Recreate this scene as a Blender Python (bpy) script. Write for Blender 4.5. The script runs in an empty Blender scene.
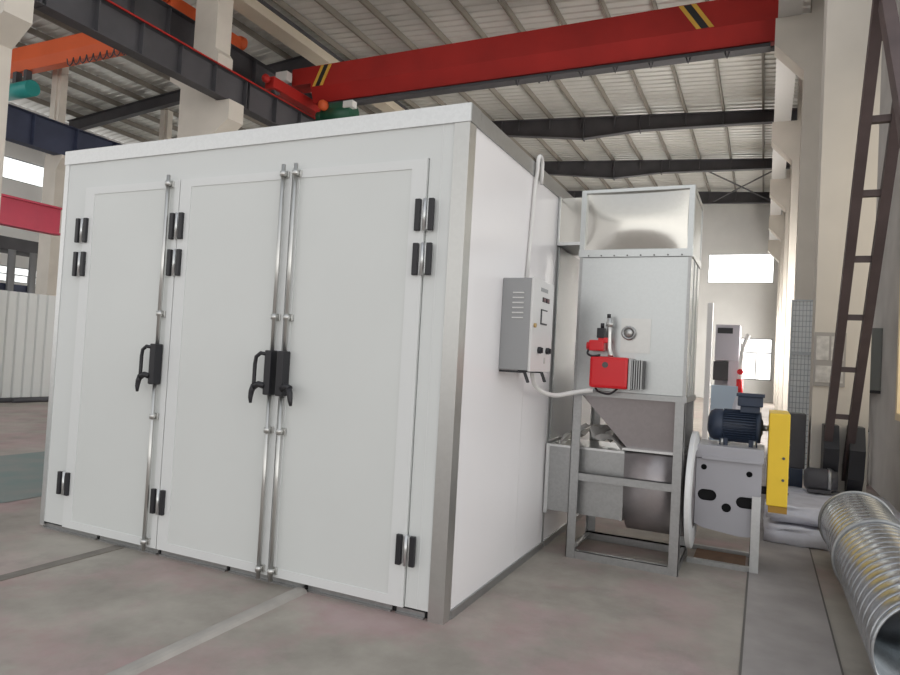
import bpy, bmesh, math, random
from mathutils import Vector, Matrix
random.seed(7)
C = bpy.context.scene.collection
PI = math.pi

# ------------------------------------------------------------------ materials
def mat(name, col, rough=0.5, metal=0.0, var=0.0, scale=4.0, bump=0.0, bscale=30.0, rvar=0.0, detail=4.0, emit=0.0, col2=None, vor=False, spec=0.5):
    m = bpy.data.materials.new(name); m.use_nodes = True
    nt = m.node_tree; b = nt.nodes['Principled BSDF']
    b.inputs['Base Color'].default_value = (*col, 1)
    b.inputs['Roughness'].default_value = rough
    b.inputs['Metallic'].default_value = metal
    b.inputs['Specular IOR Level'].default_value = spec
    if emit:
        b.inputs['Emission Color'].default_value = (*col, 1); b.inputs['Emission Strength'].default_value = emit
    if var or rvar or bump or col2:
        g = nt.nodes.new('ShaderNodeNewGeometry')
        if vor:
            n = nt.nodes.new('ShaderNodeTexVoronoi'); n.inputs['Scale'].default_value = scale
            fac = n.outputs['Color']
            sp = nt.nodes.new('ShaderNodeSeparateColor'); nt.links.new(fac, sp.inputs[0]); fac = sp.outputs[0]
        else:
            n = nt.nodes.new('ShaderNodeTexNoise'); n.inputs['Scale'].default_value = scale; n.inputs['Detail'].default_value = detail
            fac = n.outputs['Fac']
        nt.links.new(g.outputs['Position'], n.inputs['Vector'])
        if var or col2:
            r = nt.nodes.new('ShaderNodeValToRGB')
            c2 = col2 if col2 else tuple(max(0, c * (1 - var)) for c in col)
            c1 = col if col2 else tuple(min(1, c * (1 + var)) for c in col)
            r.color_ramp.elements[0].position = 0.32; r.color_ramp.elements[1].position = 0.68
            r.color_ramp.elements[0].color = (*c2, 1); r.color_ramp.elements[1].color = (*c1, 1)
            nt.links.new(fac, r.inputs['Fac']); nt.links.new(r.outputs['Color'], b.inputs['Base Color'])
        if rvar:
            mr = nt.nodes.new('ShaderNodeMapRange'); mr.inputs['To Min'].default_value = max(0.02, rough - rvar); mr.inputs['To Max'].default_value = rough + rvar
            nt.links.new(fac, mr.inputs['Value']); nt.links.new(mr.outputs['Result'], b.inputs['Roughness'])
        if bump:
            n2 = nt.nodes.new('ShaderNodeTexNoise'); n2.inputs['Scale'].default_value = bscale; n2.inputs['Detail'].default_value = 3
            nt.links.new(g.outputs['Position'], n2.inputs['Vector'])
            bp = nt.nodes.new('ShaderNodeBump'); bp.inputs['Strength'].default_value = bump; bp.inputs['Distance'].default_value = 0.02
            nt.links.new(n2.outputs['Fac'], bp.inputs['Height']); nt.links.new(bp.outputs['Normal'], b.inputs['Normal'])
    return m

M = {}
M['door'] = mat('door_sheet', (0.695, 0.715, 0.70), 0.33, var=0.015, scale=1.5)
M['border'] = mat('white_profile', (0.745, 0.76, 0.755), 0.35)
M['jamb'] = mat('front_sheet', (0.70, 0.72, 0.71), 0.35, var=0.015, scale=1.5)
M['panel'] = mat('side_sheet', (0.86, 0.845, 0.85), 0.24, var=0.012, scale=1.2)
M['galv'] = mat('galvanised_steel', (0.40, 0.405, 0.405), 0.38, 0.85, var=0.035, scale=55, vor=True, rvar=0.04)
M['galv_bright'] = mat('bright_galvanised', (0.70, 0.71, 0.71), 0.32, 0.85, var=0.02, scale=60, vor=True, rvar=0.03)
M['galv_smooth'] = mat('galvanised_sheet', (0.53, 0.55, 0.55), 0.33, 0.85, var=0.015, scale=60, vor=True, rvar=0.02, bump=0.05, bscale=2.5)
M['galv_mirror'] = mat('shiny_galvanised', (0.66, 0.645, 0.60), 0.17, 0.85, var=0.01, scale=60, vor=True, rvar=0.01, bump=0.08, bscale=1.8)
M['seam_shade'] = mat('duct_seam_shade', (0.12, 0.125, 0.13), 0.5, 0.6)
M['spiral'] = mat('spiral_duct_metal', (0.56, 0.59, 0.615), 0.27, 0.92, var=0.06, scale=40, vor=True)
M['foil'] = mat('foil', (0.92, 0.91, 0.88), 0.25, 0.55)
M['steel_rod'] = mat('rod_steel', (0.62, 0.62, 0.60), 0.3, 0.9)
M['black'] = mat('black_plastic', (0.018, 0.018, 0.022), 0.4)
M['gasket'] = mat('gasket', (0.10, 0.10, 0.10), 0.7)
M['red'] = mat('crane_red', (0.40, 0.022, 0.018), 0.5, var=0.12, scale=0.8, spec=0.3)
M['red2'] = mat('faded_red', (0.58, 0.05, 0.10), 0.45, var=0.08, scale=1.5)
M['orange'] = mat('orange_paint', (0.74, 0.125, 0.035), 0.5, var=0.06, scale=1.0)
M['burner'] = mat('burner_red', (0.68, 0.010, 0.018), 0.28)
M['yellow'] = mat('yellow_paint', (0.90, 0.60, 0.035), 0.45, var=0.03, scale=5)
M['ochre'] = mat('shaded_yellow', (0.40, 0.22, 0.03), 0.6)
M['hazard'] = mat('hazard_yellow', (0.75, 0.45, 0.06), 0.5)
M['dark_steel'] = mat('dark_steel', (0.070, 0.068, 0.075), 0.6, var=0.15, scale=1.5)
M['blue_steel'] = mat('blue_dark_steel', (0.045, 0.055, 0.10), 0.6, var=0.15, scale=1.5)
M['brown_steel'] = mat('brown_primer', (0.10, 0.072, 0.070), 0.6, var=0.2, scale=3)
M['concrete'] = mat('cream_concrete', (0.64, 0.595, 0.53), 0.8, var=0.06, scale=1.2, bump=0.05, bscale=12)
M['plaster'] = mat('white_plaster', (0.76, 0.76, 0.745), 0.85, var=0.04, scale=0.8)
M['grey_plaster'] = mat('grey_plaster', (0.54, 0.525, 0.505), 0.85, var=0.10, scale=1.5, bump=0.1, bscale=10)
M['roof'] = mat('roof_sheet', (0.67, 0.665, 0.635), 0.36, 0.35, var=0.10, scale=0.35)
M['purlin'] = mat('purlin_steel', (0.22, 0.20, 0.17), 0.55, var=0.1, scale=1.0)
M['gutter'] = mat('cream_steel', (0.62, 0.55, 0.44), 0.5, var=0.05, scale=1)
M['cab'] = mat('grey_enamel', (0.33, 0.335, 0.34), 0.4, 0.3)
M['cab_front'] = mat('light_enamel', (0.68, 0.675, 0.665), 0.32)
M['fan'] = mat('fan_grey', (0.41, 0.405, 0.435), 0.4, var=0.03, scale=3)
M['scroll'] = mat('scroll_steel', (0.43, 0.40, 0.405), 0.36, 0.65, var=0.02, scale=40, vor=True)
M['ringwhite'] = mat('pale_flange', (0.82, 0.83, 0.83), 0.4)
M['motor'] = mat('motor_blue', (0.028, 0.042, 0.075), 0.45, var=0.15, scale=8)
M['teal'] = mat('teal_paint', (0.03, 0.30, 0.28), 0.4)
M['green'] = mat('hoist_green', (0.015, 0.09, 0.05), 0.45)
M['lilac'] = mat('machine_grey', (0.47, 0.45, 0.50), 0.5)
M['paleblue'] = mat('pale_blue_board', (0.55, 0.66, 0.78), 0.5)
M['wrap'] = mat('plastic_wrap', (0.72, 0.72, 0.78), 0.3, var=0.10, scale=6, bump=0.5, bscale=9)
M['fence'] = mat('fence_white', (0.62, 0.635, 0.625), 0.5)
M['conduit'] = mat('conduit_white', (0.74, 0.73, 0.71), 0.4)
M['glass_lit'] = mat('daylit_pane', (1.0, 1.0, 0.98), 0.3, emit=3.0)
M['glass_left'] = mat('dim_left_pane', (0.97, 1.0, 1.0), 0.3, emit=1.15)
M['fill_side'] = mat('added_side_fill', (1.0, 0.97, 0.92), 0.3, emit=11.0)
M['glass_soft'] = mat('shaded_pane', (1.0, 0.93, 0.8), 0.3, emit=0.9)
M['cream_board'] = mat('cream_board', (0.80, 0.70, 0.50), 0.6, var=0.04, scale=2)
M['mesh'] = mat('mesh_wire', (0.42, 0.45, 0.48), 0.4, 0.4)
M['display'] = mat('display', (0.10, 0.01, 0.015), 0.3)
M['paper'] = mat('paper', (0.55, 0.53, 0.50), 0.7, var=0.2, scale=14)
M['board'] = mat('board_frame', (0.36, 0.34, 0.32), 0.6)
M['white'] = mat('window_lit_white', (0.9, 0.9, 0.9), 0.4)
M['pale_sheet'] = mat('pale_sheet', (0.86, 0.89, 0.90), 0.4)
M['board_shade'] = mat('shaded_board', (0.22, 0.13, 0.08), 0.8, var=0.15, scale=9)
M['galv_post'] = mat('post_galvanised', (0.56, 0.56, 0.545), 0.34, 0.9, var=0.012, scale=40, vor=True, rvar=0.008)
M['greendoor'] = mat('distribution_grey', (0.22, 0.23, 0.22), 0.5)
M['brass'] = mat('brass', (0.55, 0.38, 0.16), 0.35, 0.8)
M['hole_shade'] = mat('painted_hole_shade', (0.012, 0.012, 0.014), 0.8)

def floor_mat():
    m = bpy.data.materials.new('concrete_floor'); m.use_nodes = True
    nt = m.node_tree; b = nt.nodes['Principled BSDF']; L = nt.links.new
    g = nt.nodes.new('ShaderNodeNewGeometry')
    def noise(s, d, seed=0.0, rough=0.6):
        n = nt.nodes.new('ShaderNodeTexNoise'); n.noise_dimensions = '4D'; n.inputs['W'].default_value = seed
        n.inputs['Scale'].default_value = s; n.inputs['Detail'].default_value = d; n.inputs['Roughness'].default_value = rough
        L(g.outputs['Position'], n.inputs['Vector']); return n.outputs['Fac']
    def ramp(f, a, b_, ca, cb):
        r = nt.nodes.new('ShaderNodeValToRGB'); r.color_ramp.elements[0].position = a; r.color_ramp.elements[1].position = b_
        r.color_ramp.elements[0].color = (*ca, 1); r.color_ramp.elements[1].color = (*cb, 1); L(f, r.inputs['Fac']); return r.outputs['Color']
    def mix(f, a, b_):
        x = nt.nodes.new('ShaderNodeMix'); x.data_type = 'RGBA'; L(f, x.inputs[0]); L(a, x.inputs[6]); L(b_, x.inputs[7]); return x.outputs[2]
    def rgb(c):
        x = nt.nodes.new('ShaderNodeRGB'); x.outputs[0].default_value = (*c, 1); return x.outputs[0]
    base = ramp(noise(2.2, 8), 0.3, 0.72, (0.25, 0.226, 0.195), (0.43, 0.395, 0.345))
    pink = ramp(noise(1.1, 7, 3.1, 0.68), 0.47, 0.62, (0, 0, 0), (0.8, 0.8, 0.8))
    c = mix(pink, base, ramp(noise(3.0, 6, 5.0), 0.3, 0.7, (0.35, 0.225, 0.21), (0.46, 0.335, 0.34)))
    dust = ramp(noise(0.55, 5, 9.0), 0.48, 0.7, (0, 0, 0), (0.55, 0.55, 0.55))
    c = mix(dust, c, rgb((0.51, 0.475, 0.42)))
    dark = ramp(noise(1.4, 7, 14.0, 0.7), 0.55, 0.75, (0, 0, 0), (0.5, 0.5, 0.5))
    c = mix(dark, c, rgb((0.17, 0.155, 0.14)))
    L(c, b.inputs['Base Color'])
    r = nt.nodes.new('ShaderNodeMapRange'); r.inputs['To Min'].default_value = 0.42; r.inputs['To Max'].default_value = 0.75
    L(noise(1.7, 5, 20.0), r.inputs['Value']); L(r.outputs['Result'], b.inputs['Roughness'])
    bp = nt.nodes.new('ShaderNodeBump'); bp.inputs['Strength'].default_value = 0.12; bp.inputs['Distance'].default_value = 0.01
    L(noise(22, 4, 2.0), bp.inputs['Height']); L(bp.outputs['Normal'], b.inputs['Normal'])
    return m
M['floor'] = floor_mat()
M['lane'] = mat('green_lane_paint', (0.17, 0.235, 0.22), 0.6, col2=(0.25, 0.255, 0.235), scale=2.5)
M['strip'] = mat('trench_concrete', (0.27, 0.25, 0.24), 0.65, col2=(0.40, 0.37, 0.355), scale=2.0, detail=8)
M['joint'] = mat('joint_filler', (0.13, 0.12, 0.11), 0.8)
M['soft_joint'] = mat('soft_joint', (0.19, 0.172, 0.15), 0.8, var=0.15, scale=7)
M['sill'] = mat('raised_strip', (0.38, 0.355, 0.325), 0.7, var=0.1, scale=6)

# ------------------------------------------------------------------ mesh building
class MB:
    def __init__(s): s.bm = bmesh.new(); s.mats = []; s.cur = 0
    def m(s, mt):
        if mt not in s.mats: s.mats.append(mt)
        s.cur = s.mats.index(mt); return s
    def _tag(s, faces, smooth=False):
        for f in faces: f.material_index = s.cur; f.smooth = smooth
    def box(s, x0, x1, y0, y1, z0, z1, bev=0.0, R=None, piv=None):
        t = bmesh.new(); bmesh.ops.create_cube(t, size=1)
        for v in t.verts:
            v.co = Vector((x0 + (v.co.x + .5) * (x1 - x0), y0 + (v.co.y + .5) * (y1 - y0), z0 + (v.co.z + .5) * (z1 - z0)))
        if bev: bmesh.ops.bevel(t, geom=t.edges[:], offset=bev, segments=2, affect='EDGES', profile=0.6)
        if R is not None:
            p = Vector(piv) if piv else Vector(((x0+x1)/2, (y0+y1)/2, (z0+z1)/2))
            for v in t.verts: v.co = p + R @ (v.co - p)
        return s.merge(t)
    def merge(s, t, smooth=False):
        mp = {v: s.bm.verts.new(v.co) for v in t.verts}
        for f in t.faces:
            try: n = s.bm.faces.new([mp[v] for v in f.verts])
            except ValueError: continue
            n.material_index = s.cur; n.smooth = smooth or f.smooth
        t.free(); return s
    def bar(s, a, b, w, h, up=(0, 0, 1)):      # rectangular bar from a to b
        a = Vector(a); b = Vector(b); d = (b - a).normalized(); u = Vector(up)
        sx = d.cross(u)
        if sx.length < 1e-4: sx = d.cross(Vector((0, 1, 0)))
        sx.normalize(); u = sx.cross(d).normalized()
        q = [(-w/2, -h/2), (w/2, -h/2), (w/2, h/2), (-w/2, h/2)]
        va = [s.bm.verts.new(a + sx*i + u*j) for i, j in q]; vb = [s.bm.verts.new(b + sx*i + u*j) for i, j in q]
        fs = [s.bm.faces.new(va[::-1]), s.bm.faces.new(vb)]
        for k in range(4): fs.append(s.bm.faces.new((va[k], va[(k+1) % 4], vb[(k+1) % 4], vb[k])))
        s._tag(fs); return s
    def tube(s, pts, r, seg=10, cap=True, rr=None):
        pts = [Vector(p) for p in pts]; n = len(pts); rings = []; prev = None
        for i, p in enumerate(pts):
            d = (pts[min(i+1, n-1)] - pts[max(i-1, 0)]).normalized()
            if prev is None:
                u = d.cross(Vector((0, 0, 1)))
                if u.length < 1e-3: u = d.cross(Vector((0, 1, 0)))
            else: u = prev - d * prev.dot(d)
            u.normalize(); prev = u; w = d.cross(u)
            R_ = rr[i] if rr else r
            rings.append([s.bm.verts.new(p + (u*math.cos(2*PI*k/seg) + w*math.sin(2*PI*k/seg)) * R_) for k in range(seg)])
        fs = []
        for a, b in zip(rings, rings[1:]):
            for k in range(seg): fs.append(s.bm.faces.new((a[k], a[(k+1) % seg], b[(k+1) % seg], b[k])))
        s._tag(fs, True)
        if cap: s._tag([s.bm.faces.new(rings[0][::-1]), s.bm.faces.new(rings[-1])])
        return s
    def cyl(s, a, b, r, seg=24): return s.tube([a, b], r, seg)
    def lathe(s, o, axis, prof, seg=32, smooth=True, close=False):   # prof: (t along axis, radius)
        o = Vector(o); d = Vector(axis).normalized(); u = d.cross(Vector((0, 0, 1)))
        if u.length < 1e-3: u = Vector((1, 0, 0))
        u.normalize(); w = d.cross(u); rings = []
        for t, r in prof:
            rings.append([s.bm.verts.new(o + d*t + (u*math.cos(2*PI*k/seg) + w*math.sin(2*PI*k/seg)) * max(r, 1e-4)) for k in range(seg)])
        fs = []
        pr = list(zip(rings, rings[1:]))
        if close: pr.append((rings[-1], rings[0]))
        for a, b in pr:
            for k in range(seg): fs.append(s.bm.faces.new((a[k], a[(k+1) % seg], b[(k+1) % seg], b[k])))
        s._tag(fs, smooth); return s
    def prism(s, poly, ax, t0, t1, smooth=False):      # poly in the two other axes (cyclic order x,y,z)
        def P(a, b, t):
            return Vector((t, a, b)) if ax == 0 else (Vector((a, t, b)) if ax == 1 else Vector((a, b, t)))
        A = [s.bm.verts.new(P(a, b, t0)) for a, b in poly]; B = [s.bm.verts.new(P(a, b, t1)) for a, b in poly]
        n = len(poly); fs = [s.bm.faces.new(A[::-1]), s.bm.faces.new(B)]; s._tag(fs)
        s._tag([s.bm.faces.new((A[k], A[(k+1) % n], B[(k+1) % n], B[k])) for k in range(n)], smooth); return s
    def frustum(s, lo, hi, thick=None):               # lo / hi: four corner points each
        A = [s.bm.verts.new(p) for p in lo]; B = [s.bm.verts.new(p) for p in hi]
        s._tag([s.bm.faces.new(A[::-1]), s.bm.faces.new(B)] + [s.bm.faces.new((A[k], A[(k+1) % 4], B[(k+1) % 4], B[k])) for k in range(4)]); return s
    def quad(s, *p):
        s._tag([s.bm.faces.new([s.bm.verts.new(q) for q in p])]); return s

WP = {}     # world position of every object made
def finish(o, loc, parent):
    C.objects.link(o); WP[o.name] = Vector(loc)
    if parent is not None:
        o.parent = parent; o.location = Vector(loc) - WP[parent.name]
    else: o.location = loc
    return o
def obj(name, mb, parent=None, mt=None, base=False, label=None):
    bmesh.ops.recalc_face_normals(mb.bm, faces=mb.bm.faces[:])
    vs = [v.co for v in mb.bm.verts]
    lo = Vector([min(v[i] for v in vs) for i in range(3)]); hi = Vector([max(v[i] for v in vs) for i in range(3)])
    c = (lo + hi) / 2
    if base: c.z = lo.z
    for v in mb.bm.verts: v.co -= c
    me = bpy.data.meshes.new(name); mb.bm.to_mesh(me); mb.bm.free()
    for x in ([mt] if mt else mb.mats): me.materials.append(x)
    if mt:
        for p in me.polygons: p.material_index = 0
    o = bpy.data.objects.new(name, me)
    finish(o, c, parent)
    if label: o['label'] = label
    return o
def thing(name, label, cat, loc, group=None):
    o = bpy.data.objects.new(name, None); o.empty_display_size = 0.2
    finish(o, loc, None); return tag(o, label, cat, group)
def tag(o, label, cat, group=None, kind=None):
    o['label'] = label; o['category'] = cat
    if group: o['group'] = group
    o['kind'] = kind or 'thing'
    return o
def struct(o): o['kind'] = 'structure'; return o
def one(name, mb, label, cat, mt=None, group=None): return tag(obj(name, mb, None, mt, base=True), label, cat, group)
def B(*a, m=None, bev=0.0):
    b = MB()
    if m: b.m(m)
    return b.box(*a, bev=bev)
def plate(name, outline, holes, plane_y, th, mt, parent):   # plate in XZ with real holes
    cu = bpy.data.curves.new('outline', 'CURVE'); cu.dimensions = '2D'; cu.fill_mode = 'BOTH'; cu.extrude = th/2
    for pts in [outline] + holes:
        sp = cu.splines.new('POLY'); sp.points.add(len(pts)-1); sp.use_cyclic_u = True
        for p, q in zip(sp.points, pts): p.co = (q[0], q[1], 0, 1)
    t = bpy.data.objects.new('outline', cu); C.objects.link(t)
    dg = bpy.context.evaluated_depsgraph_get(); me = bpy.data.meshes.new_from_object(t.evaluated_get(dg))
    bpy.data.objects.remove(t); bpy.data.curves.remove(cu)
    mb = MB().m(mt); tb = bmesh.new(); tb.from_mesh(me); bpy.data.meshes.remove(me)
    for v in tb.verts: v.co = Vector((v.co.x, plane_y + v.co.z, v.co.y))
    mb.merge(tb)
    return obj(name, mb, parent)
def circ(cx, cz, r, n=20): return [(cx + r*math.cos(2*PI*k/n), cz + r*math.sin(2*PI*k/n)) for k in range(n)]
def slot(cx, cz, w, h, n=8):
    r = h/2; d = w/2 - r
    return [(cx + d + r*math.cos(-PI/2 + PI*k/n), cz + r*math.sin(-PI/2 + PI*k/n)) for k in range(n+1)] + \
           [(cx - d + r*math.cos(PI/2 + PI*k/n), cz + r*math.sin(PI/2 + PI*k/n)) for k in range(n+1)]

# ------------------------------------------------------------------ setting: floor, walls, roof
f = MB().m(M['floor']).box(-45, 30, -40, 45, -0.12, 0.0); struct(obj('floor', f))
f = MB().m(M['strip']).box(1.50, 1.95, -6, 30, 0.0, 0.004)
f.m(M['joint']).box(1.488, 1.50, -6, 30, 0.0, 0.005).box(1.95, 1.960, -6, 30, 0.0, 0.005)
o = struct(obj('trim_1', f)); o['label'] = 'darker concrete channel strip with joints running along the right of the floor'
f = MB().m(M['sill']).prism([(-1.0, 0), (-.985, .016), (-.965, .022), (-.935, .022), (-.915, .016), (-.90, 0)], 1, -4.0, -.01)
o = struct(obj('trim_2', f)); o['label'] = 'pale raised floor joint strip leading to the rightmost booth door'
f = MB().m(M['soft_joint']).box(-2.58, -2.49, -4.0, -0.01, 0.0, 0.005)
o = struct(obj('trim_3', f)); o['label'] = 'dark floor joint leading to the leftmost booth door'
f = MB().m(M['lane'])
f.bm.faces.new([f.bm.verts.new(p) for p in ((-9.3, -4.5, .003), (-6.8, -4.5, .003), (-4.35, 0.30, .003), (-4.45, 3.0, .003), (-6.55, 4.2, .003), (-6.66, 1.65, .003))])
o = struct(obj('trim_4', f)); o['label'] = 'worn green painted lane on the floor at the left of the booth'

def ztop(x):  # top of rafters
    return 11.06 - 0.062*x if x > -13.0 else 12.80 - 0.086*(-13.0 - x)
# corrugated roof, ribs run down the slope
cb = MB().m(M['roof'])
prof = []; y = 6.0
while y < 37.2:
    prof += [(y, .26), (y+.20, .26), (y+.23, .225), (y+.31, .225)]; y += .34
cols = []
for x in (3.0, -12.99, -13.01, -29.0):
    cols.append([cb.bm.verts.new((x, a, ztop(x) + b)) for a, b in prof])
for a, b in zip(cols, cols[1:]):
    for k in range(len(prof)-1): cb._tag([cb.bm.faces.new((a[k], a[k+1], b[k+1], b[k]))])
ceil = struct(obj('ceiling', cb))
px = [1.17 - 1.33*k for k in range(11)]
for x in px + [2.45, -12.75]:
    obj('purlin', MB().m(M['purlin']).box(x-.035, x+.035, 6.0, 37.0, ztop(x)+.01, ztop(x)+.215), ceil)
for k in range(11):
    x = -14.2 - 1.33*k
    obj('purlin', MB().m(M['purlin']).box(x-.035, x+.035, 6.0, 37.0, ztop(x)+.01, ztop(x)+.215), ceil)

# end wall with windows
def wall_with_holes(mb, ax, t0, t1, u0, u1, v0, v1, holes):   # u horizontal, v = z ; holes (u0,u1,v0,v1)
    us = sorted(set([u0, u1] + [h for q in holes for h in q[:2]])); vs = sorted(set([v0, v1] + [h for q in holes for h in q[2:]]))
    for i in range(len(us)-1):
        for j in range(len(vs)-1):
            cu, cv = (us[i]+us[i+1])/2, (vs[j]+vs[j+1])/2
            if any(h[0] < cu < h[1] and h[2] < cv < h[3] for h in holes): continue
            if ax == 1: mb.box(us[i], us[i+1], t0, t1, vs[j], vs[j+1])
            else: mb.box(t0, t1, us[i], us[i+1], vs[j], vs[j+1])
    return mb
EW = [(-1.52, 1.84, 6.48, 8.10), (0.32, 1.92, 1.15, 3.45), (-8.0, -4.6, 6.48, 8.10), (-6.3, -4.6, 1.15, 3.45)]
w = wall_with_holes(MB().m(M['plaster']), 1, 36.9, 37.15, -29, 2.95, 0, 12.2, EW); struct(obj('wall_back', w))
def window(n, u0, u1, v0, v1, ax, t, bars, label, bw=0.05, gm='glass_lit'):
    fr = MB().m(M['cab'])
    def bx(a, b, c, d):
        if ax == 1: fr.box(a, b, t, t+.06, c, d)
        else: fr.box(t, t+.06, a, b, c, d)
    bx(u0, u0+bw, v0, v1); bx(u1-bw, u1, v0, v1); bx(u0+bw, u1-bw, v0, v0+bw); bx(u0+bw, u1-bw, v1-bw, v1)
    for kind, p in bars:
        if kind == 'h': bx(u0+bw, u1-bw, p-bw/2, p+bw/2)
        else: bx(p-bw/2, p+bw/2, v0+bw, bars[0][1]-bw/2)
    root = struct(obj('window_%d' % n, fr)); root['label'] = label
    g = MB().m(M[gm])
    if ax == 1: g.box(u0+bw/2, u1-bw/2, t+.025, t+.035, v0+bw/2, v1-bw/2)
    else: g.box(t+.025, t+.035, u0+bw/2, u1-bw/2, v0+bw/2, v1-bw/2)
    obj('pane', g, root); return root
window(1, *EW[0], 1, 36.95, [], 'wide bright window high on the far end wall', 0.04)
window(2, *EW[1], 1, 36.95, [('h', 2.65), ('v', 1.12)], 'bright lower window with dark bars on the far end wall', 0.07)
window(3, *EW[2], 1, 36.95, [], 'high far end wall window behind the booth', 0.04)
window(4, *EW[3], 1, 36.95, [('h', 2.65), ('v', -5.4)], 'low far end wall window behind the booth', 0.07)
# right wall (starts just beyond the frame) with a window beside the first column
RW = [(3.4, 5.62, 1.10, 4.6)] + [(y_, y_+4.6, 1.1, 4.6) for y_ in (11.6, 17.6, 23.6, 29.6)]
w = wall_with_holes(MB().m(M['grey_plaster']), 0, 2.95, 3.2, 2.9, 36.9, 0, 11.0, RW); struct(obj('wall_right', w))
wf = MB().m(M['cream_board']).box(2.90, 3.14, 5.52, 5.62, 1.12, 4.6).box(2.90, 3.14, 3.4, 5.62, 1.04, 1.12).box(2.9, 3.14, 3.4, 5.52, 4.5, 4.6).box(2.9, 3.14, 3.4, 3.5, 1.12, 4.5)
wf.box(2.94, 3.10, 4.74, 4.82, 1.12, 4.5)
w5 = struct(obj('window_5', wf)); w5['label'] = 'cream framed window with wooden sill on the right wall'
obj('pane', MB().m(M['glass_soft']).box(3.04, 3.05, 3.5, 5.52, 1.12, 4.5), w5)
for k, q_ in enumerate(RW[1:]):  # added windows, unseen behind the columns, glowing to fill the hall with light
    window(9+k, *q_, 0, 3.0, [('h', (q_[2]+q_[3])/2), ('v', (q_[0]+q_[1])/2)], 'added glowing window lighting the hall from the right wall behind the column row', 0.06, 'fill_side')
# left wall with ribbon windows
LW = [(8.0, 16.02, 8.12, 9.10), (8, 16.2, 3.7, 4.40), (17.4, 25, 8.12, 9.1)]
w = wall_with_holes(MB().m(M['plaster']), 0, -28.5, -28.25, 4, 36.9, 0, 11.42, LW); struct(obj('wall_left', w))
window(6, *LW[0], 0, -28.4, [], 'bright ribbon window high on the far left wall', 0.05, 'glass_left')
window(7, *LW[1], 0, -28.4, [('h', 4.05), ('v', 15.6), ('v', 15.0)], 'low bright window of the far left wall above the fence', 0.05, 'glass_left')
window(8, *LW[2], 0, -28.4, [], 'ribbon window of the far left wall hidden behind the column', 0.05, 'glass_left')

# ------------------------------------------------------------------ rafters
def rafter(y, xs, label, rib=True):
    mb = MB().m(M['dark_steel'])
    up = [(x, ztop(x)) for x, d in xs]; lo = [(x, ztop(x)-d) for x, d in xs]
    mb.prism(up + lo[::-1], 1, y-.006, y+.006)
    for k in range(len(xs)-1):
        for pts in (up, lo):
            a, b = pts[k], pts[k+1]; s_ = -.01 if pts is up else .01
            mb.bar((a[0], y, a[1]+s_), (b[0], y, b[1]+s_), .26, .02)
    for x, d in xs[1:-1]: mb.box(x-.02, x+.02, y-.13, y+.13, ztop(x)-d-.06, ztop(x)-.02)
    if rib:
        for x in px:
            if xs[-1][0] < x < xs[0][0]: mb.box(x-.025, x+.025, y-.10, y+.10, ztop(x)-.42, ztop(x)-.02)
    return one('roof_rafter', mb, label, 'rafter', group='steel roof rafters')
RX = [(2.3, .42), (-3.15, .60), (-5.36, .86), (-8.9, .62), (-12.39, .70)]
rafter(16.9, RX, 'dark steel roof rafter just behind the red crane girder')
rafter(22.9, RX, 'dark steel roof rafter below the red crane, nearest of those above the heater')
rafter(28.9, RX, 'dark steel roof rafter second of those above the heater')
rafter(34.9, [(2.3, .55), (-3.15, .66), (-5.36, .86), (-8.9, .62), (-12.39, .70)], 'dark steel roof rafter farthest back, close to the end wall')
LX = [(-13.4, .60), (-20, .50), (-28.2, .55)]
rafter(16.9, LX, 'dark sloping rafter seen under the orange crane in the left bay')
rafter(28.9, LX, 'farther dark rafter of the left bay behind the booth')
for k, (a, b) in enumerate((((-1.25, 29.05, 10.72), (1.55, 34.75, 10.50)), ((1.55, 29.05, 10.46), (-1.25, 34.75, 10.59)))):
    one('brace_rod', MB().m(M['dark_steel']).bar(a, b, .05, .05), ['thin roof brace rod rising to the left between the two rear rafters', 'thin roof brace rod rising to the right between the two rear rafters'][k], 'brace')
# beige box beam along the ridge
one('ridge_beam', MB().m(M['gutter']).box(-13.05, -12.45, 9.0, 36.8, 11.42, 11.80).m(M['dark_steel']).box(-12.45, -12.40, 9.0, 36.8, 11.72, 11.82),
    'long beige box beam under the roof over the middle column row', 'beam')

# ------------------------------------------------------------------ columns
def right_column(y, label):
    mb = MB().m(M['concrete'])
    prof = [(2.03, 0), (2.56, 0), (2.56, 10.44 if y < 34 else 10.355), (2.12, 10.44 if y < 34 else 10.355), (2.12, 8.46), (1.5, 8.46), (1.5, 7.93), (2.03, 7.35)]
    mb.prism([(a, b) for a, b in prof], 1, y, y+.5)
    return one('concrete_column', mb, label, 'column', group='right row of concrete columns')
for y, l in ((4.9, 'nearest tall cream column at right, behind the lattice brace'), (10.9, 'second column of the right row, its corbel at the end of the red crane'),
             (16.9, 'third column of the right row, bright strip with corbel below the runway'), (22.9, 'fourth column of the right row, small corbel beside the end wall'),
             (28.9, 'fifth column of the right row, small corbel far back'), (34.9, 'last column of the right row, against the end wall')):
    right_column(y, l)
def mid_column(y, label):
    mb = MB().m(M['concrete'])
    prof = [(-13.85, 0), (-12.58, 0), (-12.58, 7.25), (-11.98, 7.68), (-11.98, 8.22), (-12.5, 8.22), (-12.5, 9.6), (-12.62, 9.75), (-12.62, 11.35), (-13.45, 11.35), (-13.45, 9.19), (-14.3, 9.19), (-14.3, 9.0), (-13.85, 8.75)]
    mb.prism(prof, 1, y-.55, y+.02)
    return one('concrete_column', mb, label, 'column', group='middle row of concrete columns')
mid_column(4.9, 'nearest white column at the left edge with a wide corbel')
mid_column(10.9, 'white column left of the red crane, its corbel carrying the dark runway')
mid_column(16.9, 'white column of the middle row behind the booth and green hoist')
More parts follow.
